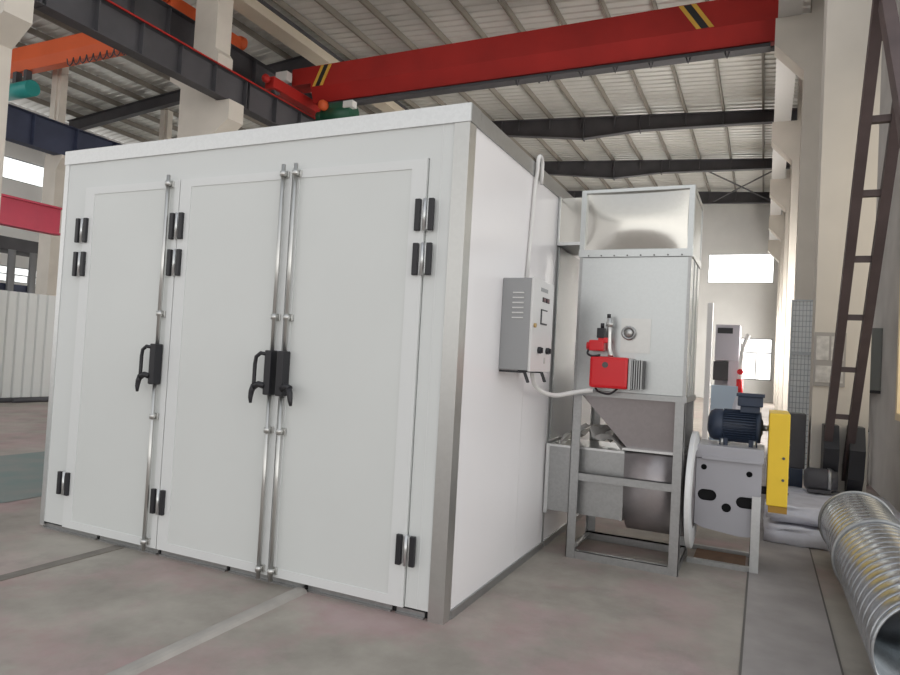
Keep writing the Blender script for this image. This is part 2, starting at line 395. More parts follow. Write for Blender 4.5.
def far_column(y, label, x=-22.2, h=7.45):
    mb = MB().m(M['concrete'])
    mb.prism([(x-.45, 0), (x+.2, 0), (x+.2, h-.5), (x+.45, h-.12), (x+.45, h), (x-.45, h-.0), (x-.6, h-.1)][:6], 1, y, y+.5)
    mb.box(x-.45, x-.2, y+.05, y+.45, h, ztop(x)-.58)
    mb.box(x-.2, x-.06, y+.12, y+.38, h, ztop(x)-.58)
    return one('concrete_column', mb, label, 'column', group='columns of the left bay')
far_column(11.6, 'slender column of the left bay beside the booth corner, under the orange crane', x=-21.15, h=7.75)
far_column(17.0, 'slender column of the left bay seen above the booth under the sloping rafter', x=-22.0, h=7.75)

# ------------------------------------------------------------------ runway beams
def ibeam(mb, x, y0, y1, z0, z1, fw=.36, rib=1.0):
    mb.box(x-.008, x+.008, y0, y1, z0+.02, z1-.02).box(x-fw/2, x+fw/2, y0, y1, z0, z0+.02).box(x-fw/2, x+fw/2, y0, y1, z1-.02, z1)
    n = max(1, int((y1-y0)/rib))
    for k in range(n+1):
        yy = y0+.05 + (y1-y0-.1)*k/n
        mb.box(x-fw/2*.8, x+fw/2*.8, yy-.012, yy+.012, z0+.02, z1-.02)
for y0, l in ((-1.1, 'nearest'), (4.9, 'second'), (10.9, 'third')):
    t = thing('runway_beam', {'nearest': 'dark steel crane runway beam at the top left corner', 'second': 'dark steel runway beam between the two white columns', 'third': 'dark steel runway beam carrying the left end of the red crane'}[l], 'beam', (-12.25, y0+3.3, 8.23), 'left crane runway beams')
    mb = MB().m(M['dark_steel']); ibeam(mb, -12.25, y0+.31, y0+6.29, 8.225, 9.04); obj('beam', mb, t)
    obj('rail', MB().m(M['red']).box(-12.29, -12.21, y0+.3, y0+6.3, 9.04, 9.13).box(-12.10, -12.05, y0+.3, y0+6.3, 9.02, 9.06), t, label='red painted rail')
mb = MB().m(M['dark_steel']); ibeam(mb, -14.1, 5.2, 17.0, 9.2, 10.9, .4, 1.1)
one('runway_beam', mb, 'deep dark runway beam of the left bay behind the white column', 'beam')
mb = MB().m(M['blue_steel']); ibeam(mb, -20.97, 6.0, 16.9, 7.76, 8.85, .40, 1.4)
one('runway_beam', mb, 'dark blue runway beam on the corbel at far left above the ribbon window', 'beam')
for i, y0 in enumerate((4.9, 10.9, 16.9, 22.9, 28.9)):
    mb = MB().m(M['cab_front']); ibeam(mb, 1.75, y0+.26, y0+6.24, 8.465, 9.15, .42, 1.5)
    t = thing('runway_beam', ['pale runway beam at the top right corner on the nearest right corbels', 'pale runway beam behind the red crane end, seen from below', 'pale runway beam between third and fourth right columns', 'pale runway beam between fourth and fifth right columns', 'pale runway beam farthest back on the right row'][i], 'beam', (1.75, y0+3.25, 8.465), 'right crane runway beams')
    obj('beam', mb, t)
    obj('rail', MB().m(M['dark_steel']).box(1.71, 1.79, y0+.3, y0+6.2, 9.15, 9.24), t)

# ------------------------------------------------------------------ red overhead crane
t = thing('overhead_crane', 'long red overhead crane girder spanning the hall above the booth', 'crane', (-5.5, 14.0, 9.14))
g = MB().m(M['red'])
g.prism([(13.72, 9.84), (13.92, 9.40), (14.18, 9.40), (14.35, 9.84), (14.35, 10.52), (13.72, 10.52)], 0, -11.9, 1.75)
g.prism([(13.72, 9.98), (14.35, 9.98), (14.35, 10.52), (13.72, 10.52)], 0, -12.66, -11.9)
girder = obj('girder', g, t)
obj('hoist_track', MB().m(M['dark_steel']).box(-11.6, 1.4, 13.98, 14.12, 9.30, 9.40).box(-11.6, 1.4, 13.88, 14.22, 9.27, 9.30), t)
for xs in ((-11.62, -11.34), (-0.44, -0.14)):
    sl = .15 if xs[0] < -5 else -.22
    for x in xs:
        obj('hazard_stripe', MB().m(M['hazard']).prism([(x-sl-.05, 9.86), (x-sl+.06, 9.86), (x+sl+.06, 10.5), (x+sl-.05, 10.5)], 1, 13.70, 13.722), t, label='yellow hazard stripe')
    x = (xs[0]+xs[1])/2+.0
    obj('hazard_stripe', MB().m(M['black']).prism([(x-sl-.09, 9.86), (x-sl+.09, 9.86), (x+sl+.09, 10.5), (x+sl-.09, 10.5)], 1, 13.705, 13.722), t, label='black hazard stripe')
for x, nm in ((-12.25, 'l'), (1.75, 'r')):
    e = MB().m(M['red']).box(x-.17, x+.17, 12.2, 15.8, 9.28, 9.62, bev=.02)
    ec = obj('end_carriage', e, t)
    for yy in (12.5, 15.5):
        obj('wheel', MB().m(M['dark_steel']).cyl((x-.06, yy, 9.32), (x+.06, yy, 9.32), .15 if x < 0 else .08), ec)
    obj('buffer', MB().m(M['red']).lathe((x, 12.2, 9.5), (0, -1, 0), [(0, .05), (.08, .06), (.10, .12), (.20, .13), (.26, .08), (.27, 0)], 16), ec)
    if x < 0: obj('junction_box', MB().m(M['conduit']).box(-12.9, -12.45, 13.2, 13.45, 9.95, 10.25), t, label='small cream junction box')
h = MB().m(M['green']).cyl((-11.5, 14.05, 8.95), (-10.4, 14.05, 8.95), .30, 24).box(-11.2, -10.6, 13.8, 14.3, 9.0, 9.27).cyl((-11.75, 14.05, 8.95), (-11.5, 14.05, 8.95), .20)
ho = obj('hoist', h, t, label='green hoist body')
obj('hoist_motor', MB().m(M['orange']).lathe((-11.35, 13.78, 9.2), (0, -1, 0), [(0, .16), (.15, .16), (.2, .11), (.21, 0)], 20), ho, label='orange round hoist motor')
obj('control_box', MB().m(M['conduit']).box(-10.6, -10.25, 13.7, 13.95, 9.05, 9.25), ho)
for k in range(7): obj('cable_trolley', MB().m(M['dark_steel']).tube([(-5.0+k*.9, 13.92, 9.27), (-4.95+k*.9, 13.92, 9.12), (-4.9+k*.9, 13.92, 9.27)], .02, 6), t)

# orange crane in the left bay
t = thing('overhead_crane', 'orange crane girder in the left bay beside the nearest white column', 'crane', (-19, 11.1, 10.52))
obj('girder', MB().m(M['orange']).prism([(10.78, 10.88), (10.95, 10.60), (11.25, 10.60), (11.42, 10.88), (11.42, 11.36), (10.78, 11.36)], 0, -25.5, -14.3), t)
ec = obj('end_carriage', MB().m(M['orange']).box(-14.27, -13.95, 9.9, 12.7, 10.905, 11.30, bev=.02), t)
for yy in (9.9, 12.7):
    obj('buffer', MB().m(M['orange']).lathe((-14.1, yy, 11.22), (0, 1 if yy > 11 else -1, 0), [(0, .10), (.05, .2), (.22, .22), (.32, .12), (.33, 0)], 16), ec)
obj('hoist', MB().m(M['teal']).cyl((-23.2, 11.0, 9.95), (-21.6, 11.0, 9.95), .27, 24).m(M['dark_steel']).box(-22.6, -22.4, 10.9, 11.1, 10.2, 10.6).box(-22.0, -21.85, 10.9, 11.1, 10.2, 10.6), t, label='teal hoist drum')
fe = MB().m(M['dark_steel'])
for k in range(12):
    x = -19.6 + k*.32
    fe.tube([(x, 10.8, 10.60), (x+.05, 10.8, 10.42), (x+.16, 10.8, 10.34), (x+.27, 10.8, 10.42), (x+.32, 10.8, 10.60)], .018, 6)
obj('festoon_cable', fe, t)

# low red beam in the left bay with dark one behind
one('red_beam', MB().m(M['red2']).box(-16.03, -15.97, 4.0, 8.5, 4.25, 4.93).box(-16.15, -15.85, 4.0, 8.5, 4.20, 4.25).box(-16.15, -15.85, 4.0, 8.5, 4.90, 4.95),
    'low crimson red beam ending beside the top left of the booth', 'beam')
# a post carrying it
one('beam_post', MB().m(M['cab']).box(-16.1, -15.9, 3.6, 3.8, 0, 4.9).box(-16.1, -15.9, 3.8, 4.4, 4.05, 4.198), 'grey post carrying the low red beam, left of the frame', 'post')

# ------------------------------------------------------------------ corrugated fence and its foot
fb = MB().m(M['fence']); pr = []; y = 4.95
while y < 10.2: pr += [(y, 0), (y+.16, 0), (y+.19, -.035), (y+.22, 0)]; y += .22
a = [fb.bm.verts.new((-13.2+d, yy, .08)) for yy, d in pr]; b = [fb.bm.verts.new((-13.2+d, yy, 2.38)) for yy, d in pr]
a2 = [fb.bm.verts.new((-13.23+d, yy, .08)) for yy, d in pr]; b2 = [fb.bm.verts.new((-13.23+d, yy, 2.38)) for yy, d in pr]
for k in range(len(pr)-1):
    fb._tag([fb.bm.faces.new((a[k], a[k+1], b[k+1], b[k])), fb.bm.faces.new((b2[k], b2[k+1], a2[k+1], a2[k])), fb.bm.faces.new((b[k], b[k+1], b2[k+1], b2[k])), fb.bm.faces.new((a2[k], a2[k+1], a[k+1], a[k]))])
t = thing('corrugated_fence', 'white corrugated sheet fence at the left beside the booth', 'fence', (-13.2, 7.5, 0))
obj('sheet', fb, t)
obj('base_rail', MB().m(M['dark_steel']).box(-13.30, -13.14, 4.95, 10.3, 0, .079), t)
for k, (x, y0, y1) in enumerate(((-12.95, 5.3, 10.3), (-12.82, 5.6, 9.9))):
    one('steel_pipe', MB().m(M['dark_steel']).cyl((x, y0, .05), (x, y1, .05), .05, 14), ['dark steel pipe lying along the fence foot, nearer the fence', 'dark steel pipe lying along the fence foot, farther from the fence'][k], 'pipe')
# machinery behind the fence
t = thing('machine', 'dark blue machine with grey columns behind the white fence', 'machine', (-24.5, 13, 0))
obj('body', MB().m(M['blue_steel']).box(-25.4, -23.8, 11.0, 13.8, 0, 3.3), t)
obj('top_duct', MB().m(M['dark_steel']).box(-25.2, -24.0, 9.0, 13.9, 4.55, 5.05, bev=.03).box(-24.9, -24.6, 9.3, 9.5, 3.3, 4.55), t)
for yy in (11.2, 12.0, 12.8, 13.6): obj('post', MB().m(M['cab']).cyl((-23.7, yy, 0), (-23.7, yy, 4.55), .13, 14), t)
obj('cabinet', MB().m(M['paleblue']).box(-23.75, -23.2, 9.6, 11.0, 0, 4.1), t)

# ------------------------------------------------------------------ the booth
W, D, H = 3.42, 4.0, 2.90
booth = thing('spray_booth', 'large white panelled paint booth with three doors and galvanised corner trim', 'spray booth', (-W/2, D/2, 0))
j = MB().m(M['jamb'])
j.box(-3.385, -3.157, 0, .06, .05, 2.80).box(-.239, -.085, 0, .06, .05, 2.80).box(-3.157, -.239, 0, .06, 2.605, 2.80)
obj('front_frame', j, booth)
j = MB().m(M['border']).box(-.165, -.16, -.002, 0.0, .06, 2.79)
obj('frame_seam', j, booth)
ga = MB().m(M['gasket']).box(-3.16, -.235, .012, .06, .05, 2.605); obj('gasket', ga, booth)
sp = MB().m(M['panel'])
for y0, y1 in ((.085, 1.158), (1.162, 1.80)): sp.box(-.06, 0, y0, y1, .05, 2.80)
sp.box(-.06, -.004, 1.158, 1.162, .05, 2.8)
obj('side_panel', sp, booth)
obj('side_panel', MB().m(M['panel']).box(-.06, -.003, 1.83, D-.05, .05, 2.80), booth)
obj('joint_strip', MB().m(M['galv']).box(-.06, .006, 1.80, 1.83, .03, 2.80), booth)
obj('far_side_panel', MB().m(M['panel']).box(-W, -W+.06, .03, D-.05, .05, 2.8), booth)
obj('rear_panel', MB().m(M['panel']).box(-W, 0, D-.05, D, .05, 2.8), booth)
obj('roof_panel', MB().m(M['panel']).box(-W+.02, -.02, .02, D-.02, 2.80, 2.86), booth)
c = MB().m(M['galv_post']); c.box(-.09, .006, -.006, .0, 0, 2.795).box(0, .006, 0, .085, 0, 2.795); obj('corner_post', c, booth)
c = MB().m(M['galv_bright']); c.box(-W-.006, -W+.04, -.006, .0, .02, 2.795).box(-W-.006, -W, 0, .09, .02, 2.795); obj('corner_post', c, booth)
cap = MB().m(M['galv_bright']).box(-W-.01, .010, -.012, 0.0, 2.795, H).box(-W-.01, .010, 0, .09, H-.006, H)
obj('top_cap', cap, booth)
cap = MB().m(M['galv']).box(0, .012, .0, .13, 2.795, H).box(0, .011, .134, D, 2.795, H-.004).box(-.09, 0, .09, D, H-.008, H-.002)
obj('top_cap', cap, booth)
cap = MB().m(M['galv']).box(-W-.01, -W+.08, .09, D, H-.008, H-.002).box(-W-.01, -W, .0, D, 2.795, H-.006).box(-W, 0, D, D+.01, 2.795, H)
obj('top_cap', cap, booth)
tr = MB().m(M['galv'])
x = -W+.02
while x < -.1:
    x1 = min(x+.62, -.09); tr.box(x, x1-.03, .018, .05, 0, .034).box(x, x1-.03, .0, .018, .0, .010); x = x1
tr.m(M['hole_shade']).box(-W+.02, -.09, .03, .06, 0, .05)  # near-black strip painting the shadow gap under the doors
obj('bottom_track', tr, booth)
tr = MB().m(M['galv']).box(-.05, .012, .085, 1.80, 0, .05).box(-.05, .012, 1.83, D, 0, .05); obj('bottom_track', tr, booth)

def door(x0, x1, hinge, hand, rodx, label):
    zb, zt = .048, 2.60
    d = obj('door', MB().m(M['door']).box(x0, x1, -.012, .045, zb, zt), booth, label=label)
    e = MB().m(M['border'])
    wl, wr = (.10, .05) if hinge < 0 else (.05, .10)
    e.box(x0, x0+wl, -.017, -.011, zb, zt).box(x1-wr, x1, -.017, -.011, zb, zt).box(x0+wl, x1-wr, -.017, -.011, zb, zb+.055).box(x0+wl, x1-wr, -.017, -.011, zt-.055, zt)
    obj('edge_profile', e, d)
    hx = x0-.005 if hinge < 0 else x1+.005
    for za, zb_ in ((2.18, 2.365), (1.925, 2.11), (.285, .455)):
        hb = MB().m(M['black'])
        for s_ in (-1, 1):
            cx = hx + s_*.043; hb.box(cx-.0165, cx+.0165, -.040, -.016, za, zb_, bev=.005)
        hb.m(M['galv_bright']).cyl((hx, -.026, za), (hx, -.026, zb_), .012, 12).box(hx-.024, hx+.024, -.022, -.016, za+.01, zb_-.01)
        obj('hinge', hb, d, label='black two leaf hinge')
    r = MB().m(M['steel_rod'])
    r.cyl((rodx, -.045, .03), (rodx, -.045, 1.20), .0135, 12).cyl((rodx, -.045, 1.40), (rodx, -.045, 2.63), .0135, 12)
    for z in (.09, .95, 1.66, 2.57):
        r.box(rodx-.03, rodx+.03, -.030, -.016, z-.022, z+.022, bev=.003).cyl((rodx, -.045, z-.016), (rodx, -.045, z+.016), .022, 12)
    obj('lock_rod', r, d, label='vertical steel locking rod')
    hb = MB().m(M['black'])
    bx = rodx + (.0 if hand < 0 else 0)
    hb.box(bx-.026, bx+.026, -.085, -.016, 1.17, 1.45, bev=.008)
    s_ = hand
    if hand < 0:
        hb.tube([(bx-.02, -.075, 1.425), (bx-.055, -.085, 1.43), (bx-.085, -.09, 1.405), (bx-.092, -.09, 1.36), (bx-.092, -.09, 1.25), (bx-.092, -.09, 1.20)], .0125, 10)
        hb.tube([(bx-.02, -.075, 1.225), (bx-.06, -.085, 1.235), (bx-.092, -.09, 1.215)], .02, 10)
        hb.tube([(bx-.09, -.09, 1.225), (bx-.105, -.092, 1.19), (bx-.108, -.095, 1.15), (bx-.10, -.10, 1.115)], .014, 10, rr=[.02, .018, .015, .009])
    else:
        hb.tube([(bx+.02, -.075, 1.215), (bx+.06, -.085, 1.235), (bx+.095, -.09, 1.222)], .02, 10)
        hb.tube([(bx+.085, -.09, 1.225), (bx+.098, -.092, 1.19), (bx+.106, -.095, 1.15), (bx+.116, -.10, 1.12)], .014, 10, rr=[.02, .018, .015, .009])
    obj('handle', hb, d, label='black latch handle')
door(-3.152, -2.179, -1, -1, -2.262, 'leftmost white door')
door(-2.172, -1.208, -1, -1, -1.257, 'middle white door')
door(-1.201, -.245, 1, 1, -1.160, 'rightmost white door')

# ------------------------------------------------------------------ control panel and conduit
t = thing('control_panel', 'grey electrical control box with buttons mounted on the booth side wall', 'control panel', (.1, .87, 1.40))
obj('body', MB().m(M['cab']).box(.0005, .195, .65, 1.09, 1.41, 2.0, bev=.006), t)
dr = obj('door', MB().m(M['cab_front']).box(.196, .212, .645, 1.095, 1.405, 2.005, bev=.004), t, label='pale front door')
lv = MB().m(M['cab_front'])
for k in range(6): lv.box(.075, .150, .642, .652, 1.74+k*.032, 1.748+k*.032)
obj('louvre', lv, t)
for y in (.84, .92): obj('display', MB().m(M['black']).box(.211, .217, y, y+.065, 1.865, 1.895).m(M['display']).box(.216, .219, y+.008, y+.057, 1.87, 1.89), dr)
obj('meter', MB().m(M['black']).box(.211, .218, .815, .945, 1.715, 1.815).m(M['cab_front']).box(.217, .221, .825, .935, 1.725, 1.805), dr)
for y in (.80, .98):
    obj('switch', MB().m(M['black']).cyl((.211, y, 1.545), (.232, y, 1.545), .022, 16).box(.232, .244, y-.006, y+.006, 1.528, 1.562), dr)
obj('nameplate', MB().m(M['cab']).box(.211, .2135, .80, .95, 1.93, 1.955), dr)
obj('lock', MB().m(M['brass']).cyl((.211, .69, 1.70), (.226, .69, 1.70), .014, 12), dr)
obj('button', MB().m(M['paper']).box(.211, .215, .93, .955, 1.46, 1.50), dr)
for y in (.67, 1.03):
    obj('bracket', MB().m(M['black']).bar((.002, y, 1.40), (.17, y, 1.40), .025, .012).bar((.17, y, 1.40), (.19, y+.02, 1.335), .025, .012), t, label='black angle bracket')
def arc(cx, cz, r, a0, a1, n=10): return [(cx + r*math.cos(a0+(a1-a0)*k/n), cz + r*math.sin(a0+(a1-a0)*k/n)) for k in range(n+1)]
pts = [(.016, 1.07, 2.007), (.016, 1.10, 2.25), (.018, 1.145, 2.70), (.030, 1.15, 2.85)] + [(.030, 1.20-.05*math.cos(q_*PI/10), 2.90+.05*math.sin(q_*PI/10)) for q_ in range(11)] + [(.030, 1.25, 2.83), (.030, 1.25, 2.76)]
one('conduit_pipe', MB().m(M['conduit']).tube(pts, .014, 12), 'white conduit rising from the control box and looping over at the booth roof edge', 'pipe')
pts = [(.10, 1.05, 1.408), (.10, 1.06, 1.36), (.11, 1.10, 1.30), (.14, 1.20, 1.255), (.19, 1.34, 1.235), (.25, 1.46, 1.25), (.33, 1.50, 1.270), (.41, 1.53, 1.284)]
def smooth(p, n=5):
    p = [Vector(q) for q in p]; out = []
    for i in range(len(p)-1):
        p0 = p[max(i-1, 0)]; p1 = p[i]; p2 = p[i+1]; p3 = p[min(i+2, len(p)-1)]
        for k in range(n):
            u = k/n; out.append(.5*((2*p1) + (p2-p0)*u + (2*p0-5*p1+4*p2-p3)*u*u + (3*p1-p0-3*p2+p3)*u**3))
    return out + [p[-1]]
one('flexible_conduit', MB().m(M['conduit']).tube(smooth(pts), .017, 10), 'pale flexible conduit drooping from control box to red burner', 'hose')

# ------------------------------------------------------------------ heater unit
X0, X1, Y0, Y1 = .23, 1.045, 1.68, 2.36
heat = thing('hot_air_heater', 'tall galvanised heater cabinet on an angle iron stand beside the booth', 'heater', ((X0+X1)/2, (Y0+Y1)/2, 0))
aw = .068
for (x, y, sx, sy) in ((X0, Y0, 1, 1), (X1, Y0, -1, 1), (X0, Y1, 1, -1), (X1, Y1, -1, -1)):
    l = MB().m(M['galv'])
    l.box(min(x, x+sx*aw), max(x, x+sx*aw), min(y, y+sy*.005), max(y, y+sy*.005), 0, 1.235).box(min(x, x+sx*.005), max(x, x+sx*.005), min(y, y+sy*aw), max(y, y+sy*aw), 0, 1.235)
    obj('leg', l, heat)
def rail(nm, z0, z1):
    for y in (Y0+.006, Y1-.046): obj(nm, MB().m(M['galv']).box(X0+.006, X1-.006, y, y+.005 if y < 2 else y+.04, z0, z1).box(X0+.006, X1-.006, y, y+.04, z1-.005, z1), heat)
    for x in (X0+.006, X1-.046): obj(nm, MB().m(M['galv']).box(x, x+.04, Y0+.05, Y1-.05, z1-.005, z1).box(x if x < .5 else x+.035, x+.005 if x < .5 else x+.04, Y0+.05, Y1-.05, z0, z1), heat)
rail('base_rail', .0, .06); rail('mid_rail', .59, .65)
obj('top_frame', MB().m(M['galv']).box(X0-.01, X1+.01, Y0-.012, Y0+.05, 1.235, 1.275).box(X0-.01, X1+.01, Y1-.05, Y1+.01, 1.235, 1.275).box(X0-.01, X0+.05, Y0+.05, Y1-.05, 1.235, 1.275).box(X1-.05, X1+.01, Y0+.05, Y1-.05, 1.235, 1.275), heat)
cab = obj('cabinet', MB().m(M['galv_smooth']).box(X0, X1, Y0, Y1, 1.275, 2.29, bev=.004), heat)
for x in (X0, X1-.022): obj('corner_trim', MB().m(M['galv']).box(x, x+.022, Y0-.006, Y0, 1.275, 2.29), cab)
for y in (1.88, 2.12): obj('seam_strip', MB().m(M['galv']).box(X1, X1+.006, y, y+.014, 1.275, 2.29), cab)
fl = MB().m(M['galv_smooth']).box(X0-.008, X1+.008, Y0-.014, Y1+.008, 2.29, 2.345)
fl_ = obj('flange_strip', fl, heat)
for k in range(8): obj('bolt', MB().m(M['gasket']).cyl((X0+.07+k*.097, Y0-.019, 2.30), (X0+.07+k*.097, Y0-.013, 2.30), .006, 8), fl_)
# upper plenum with bulged front sheet
pl = MB().m(M['galv_smooth']).box(X0, X1, Y0+.035, Y1, 2.345, 2.80)
plen = obj('upper_plenum', pl, heat)
bf = MB().m(M['galv_mirror']); nx, nz = 24, 16; gr = []
for i in range(nx+1):
    row = []
    for k in range(nz+1):
        u, v = i/nx, k/nz
        dish = -0.040 * (math.sin(PI*u)**.8) * (math.sin(PI*v)**.9)
        row.append(bf.bm.verts.new((X0+.03+u*(X1-X0-.06), Y0+.012+dish, 2.345+v*.44)))
    gr.append(row)
for i in range(nx):
    for k in range(nz): bf._tag([bf.bm.faces.new((gr[i][k], gr[i+1][k], gr[i+1][k+1], gr[i][k+1]))], True)
obj('front_sheet', bf, plen)
tf = MB().m(M['galv_smooth']).box(X0-.005, X1+.005, Y0-.008, Y0+.035, 2.785, 2.808).box(X0-.005, X0+.032, Y0-.008, Y0+.035, 2.345, 2.785).box(X1-.032, X1+.005, Y0-.008, Y0+.035, 2.345, 2.785)
tf.box(X1, X1+.006, Y0+.035, Y1, 2.765, 2.805).box(X1, X1+.006, Y0+.035, Y0+.08, 2.345, 2.765).box(X1, X1+.006, Y1-.04, Y1, 2.345, 2.765)
obj('edge_trim', tf, plen)
# upper duct into the booth
ud = MB().m(M['galv_mirror']).box(.010, X0-.002, 1.805, 2.30, 2.435, 2.79)
u = obj('supply_duct', ud, heat)
obj('duct_flange', MB().m(M['galv_bright']).box(.010, X0-.006, 1.795, 2.31, 2.41, 2.435).box(.010, .022, 1.795, 2.31, 2.435, 2.80), u)
obj('return_panel', MB().m(M['galv']).box(.007, .02, 1.84, 2.6, .86, 2.40), heat)
# access plate, sight glass
ap = obj('access_plate', MB().m(M['galv_post']).box(.57, .785, Y0-.006, Y0-.001, 1.575, 1.83), cab)
obj('sight_glass', MB().m(M['galv']).lathe((.63, Y0-.006, 1.72), (0, -1, 0), [(0, .052), (.03, .052), (.035, .04), (.02, .034), (.018, 0)], 24).m(M['galv_post']).lathe((.63, Y0-.03, 1.72), (0, -1, 0), [(0, .030), (.004, .028), (.005, 0)], 20), heat)
# hopper below cabinet
hp = MB().m(M['scroll'])
hp.frustum([(.63, 1.80, .86), (1.0, 1.80, .86), (1.0, 2.25, .86), (.63, 2.25, .86)], [(.285, Y0+.055, 1.235), (.995, Y0+.055, 1.235), (.995, Y1-.055, 1.235), (.285, Y1-.055, 1.235)])
obj('hopper', hp, heat)
obj('hopper_flange', MB().m(M['galv_bright']).box(.60, 1.02, 1.77, 2.28, .842, .86), heat)

# burner
bn = thing('burner', 'red boxy gas burner fixed to the front of the heater cabinet', 'burner', (.53, 1.58, 1.29))
bo = obj('housing', MB().m(M['burner']).box(.385, .665, 1.50, 1.64, 1.305, 1.535, bev=.022), bn)
obj('recess', MB().m(M['gasket']).cyl((.50, 1.4985, 1.475), (.50, 1.502, 1.475), .022, 16), bo)
fg = MB().m(M['galv']).box(.666, .685, 1.50, 1.66, 1.30, 1.53, bev=.004)
for k in range(5): fg.box(.685+k*.016, .693+k*.016, 1.53, 1.665, 1.31, 1.52)
fg.m(M['gasket']).box(.69, .76, 1.56, 1.67, 1.315, 1.515)
obj('fan_casing', fg, bn, label='grey ribbed air casing')
obj('blast_tube', MB().m(M['galv']).cyl((.52, 1.64, 1.42), (.52, 1.685, 1.42), .09), bn)
gv = MB().m(M['burner']).box(.365, .475, 1.53, 1.62, 1.575, 1.655, bev=.01).cyl((.345, 1.57, 1.61), (.385, 1.57, 1.61), .03, 14).box(.43, .50, 1.54, 1.61, 1.635, 1.675, bev=.006)
gv.m(M['black']).box(.42, .475, 1.535, 1.60, 1.67, 1.745, bev=.006).cyl((.455, 1.56, 1.745), (.455, 1.56, 1.78), .014, 12)
obj('gas_valve', gv, bn, label='red and black gas valve')
gp = MB().m(M['steel_rod']).tube([(.505, 1.57, 1.82), (.505, 1.57, 1.70), (.507, 1.57, 1.60), (.52, 1.565, 1.555), (.525, 1.56, 1.535)], .018, 12).cyl((.505, 1.57, 1.76), (.505, 1.57, 1.79), .026, 12).m(M['black']).cyl((.497, 1.57, 1.82), (.497, 1.57, 1.85), .014, 10)
obj('gas_pipe', gp, bn, label='silver vertical gas pipe')
obj('cable', MB().m(M['black']).tube(smooth([(.37, 1.56, 1.60), (.36, 1.53, 1.555), (.40, 1.515, 1.535), (.46, 1.51, 1.545)]), .008, 8), bn, label='thin black cable')
obj('cable', MB().m(M['black']).tube(smooth([(.42, 1.58, 1.30), (.45, 1.56, 1.275), (.53, 1.55, 1.265), (.58, 1.58, 1.305)]), .008, 8), bn, label='thin black cable')

# ------------------------------------------------------------------ fan with lower duct
fan = thing('centrifugal_fan', 'grey centrifugal fan with blue motor and yellow belt guard beside the heater', 'fan', (1.2, 2.15, 0))
ld = MB().m(M['galv']).box(.013, .615, 1.78, 2.30, .315, .815)
l = obj('outlet_duct', ld, fan, label='square galvanised duct to the booth')
obj('duct_flange', MB().m(M['galv_bright']).box(.013, .615, 1.772, 2.308, .815, .832).box(.013, .04, 1.765, 2.31, .29, .835).m(M['galv']).box(.60, .622, 1.775, 2.305, .31, .83), l)
sc = MB().m(M['scroll']); poly = [(1.76, .825), (1.76, .56)]
for k in range(1, 40):
    a_ = PI + PI*k/40; poly.append((2.11 + .35*math.cos(a_), .56 + .36*math.sin(a_)))
poly += [(2.46, .56), (2.46, .825)]
sc.prism(poly, 0, .622, 1.045, smooth=True)
obj('scroll_housing', sc, fan)
fr = MB().m(M['ringwhite']).lathe((1.065, 2.10, .565), (1, 0, 0), [(0, .30), (0, .425), (.005, .44), (.035, .44), (.04, .425), (.04, .30)], 56, smooth=False, close=True)
fr.m(M['scroll']).lathe((1.066, 2.10, .565), (1, 0, 0), [(0, .30), (.03, .30), (.031, 0)], 40)
obj('round_flange', fr, fan, label='pale round flange ring')
out = [(1.10, .30), (1.16, .275), (1.40, .245)] + [(1.455 + .105*math.cos(a_), .35 + .105*math.sin(a_)) for a_ in [(-PI/2 + PI/2*k/8) for k in range(9)]] + [(1.56, .80), (1.10, .80)]
plate('pedestal_plate', out, [slot(1.185, .525, .135, .085), slot(1.465, .50, .15, .085), circ(1.325, .445, .034), circ(1.155, .735, .022), circ(1.475, .715, .022), ], 2.15, .008, M['fan'], fan)
pd = MB().m(M['fan']).box(1.10, 1.108, 2.156, 2.60, .30, .80).box(1.552, 1.56, 2.156, 2.60, .33, .80).box(1.108, 1.552, 2.592, 2.60, .28, .80)
pd.m(M['hole_shade']).box(1.112, 1.548, 2.20, 2.21, .29, .79)  # near-black sheet painting the unlit inside behind the holes
obj('pedestal_box', pd, fan)
obj('motor_base', MB().m(M['fan']).box(1.095, 1.57, 2.135, 2.60, .805, .905, bev=.006).box(1.14, 1.56, 2.12, 2.14, .80, .825), fan)
mo = MB().m(M['motor'])
mo.lathe((1.155, 2.36, 1.055), (1, 0, 0), [(0, 0), (.002, .06), (.02, .105), (.05, .122), (.11, .124), (.115, .110), (.35, .110), (.352, .122), (.385, .122), (.39, .07), (.40, .05), (.40, 0)], 36)
for k in range(36):
    a_ = 2*PI*k/36; c_, s_ = math.cos(a_), math.sin(a_)
    mo.bar((1.272, 2.36+.116*c_, 1.055+.116*s_), (1.505, 2.36+.116*c_, 1.055+.116*s_), .005, .024, up=(0, c_, s_))
mo.box(1.25, 1.31, 2.27, 2.45, .905, .96).box(1.46, 1.52, 2.27, 2.45, .905, .96)
mt = obj('motor', mo, fan, label='dark blue finned electric motor')
obj('terminal_box', MB().m(M['motor']).box(1.39, 1.53, 2.28, 2.42, 1.165, 1.215, bev=.005).box(1.37, 1.55, 2.26, 2.44, 1.215, 1.29, bev=.008).box(1.36, 1.56, 2.25, 2.45, 1.29, 1.315, bev=.005), mt)
obj('shaft', MB().m(M['steel_rod']).cyl((1.555, 2.36, 1.055), (1.60, 2.36, 1.055), .022), mt)
obj('fan_shaft', MB().m(M['dark_steel']).cyl((1.54, 2.36, .58), (1.60, 2.36, .58), .03), fan)
for x in (1.27, 1.50): obj('bolt', MB().m(M['steel_rod']).cyl((x, 2.25, .905), (x, 2.25, .955), .010, 10), mt)
gd = MB().m(M['yellow']).box(1.595, 1.735, 2.14, 2.72, .505, 1.185, bev=.008)
gu = obj('belt_guard', gd, fan, label='tall yellow belt guard')
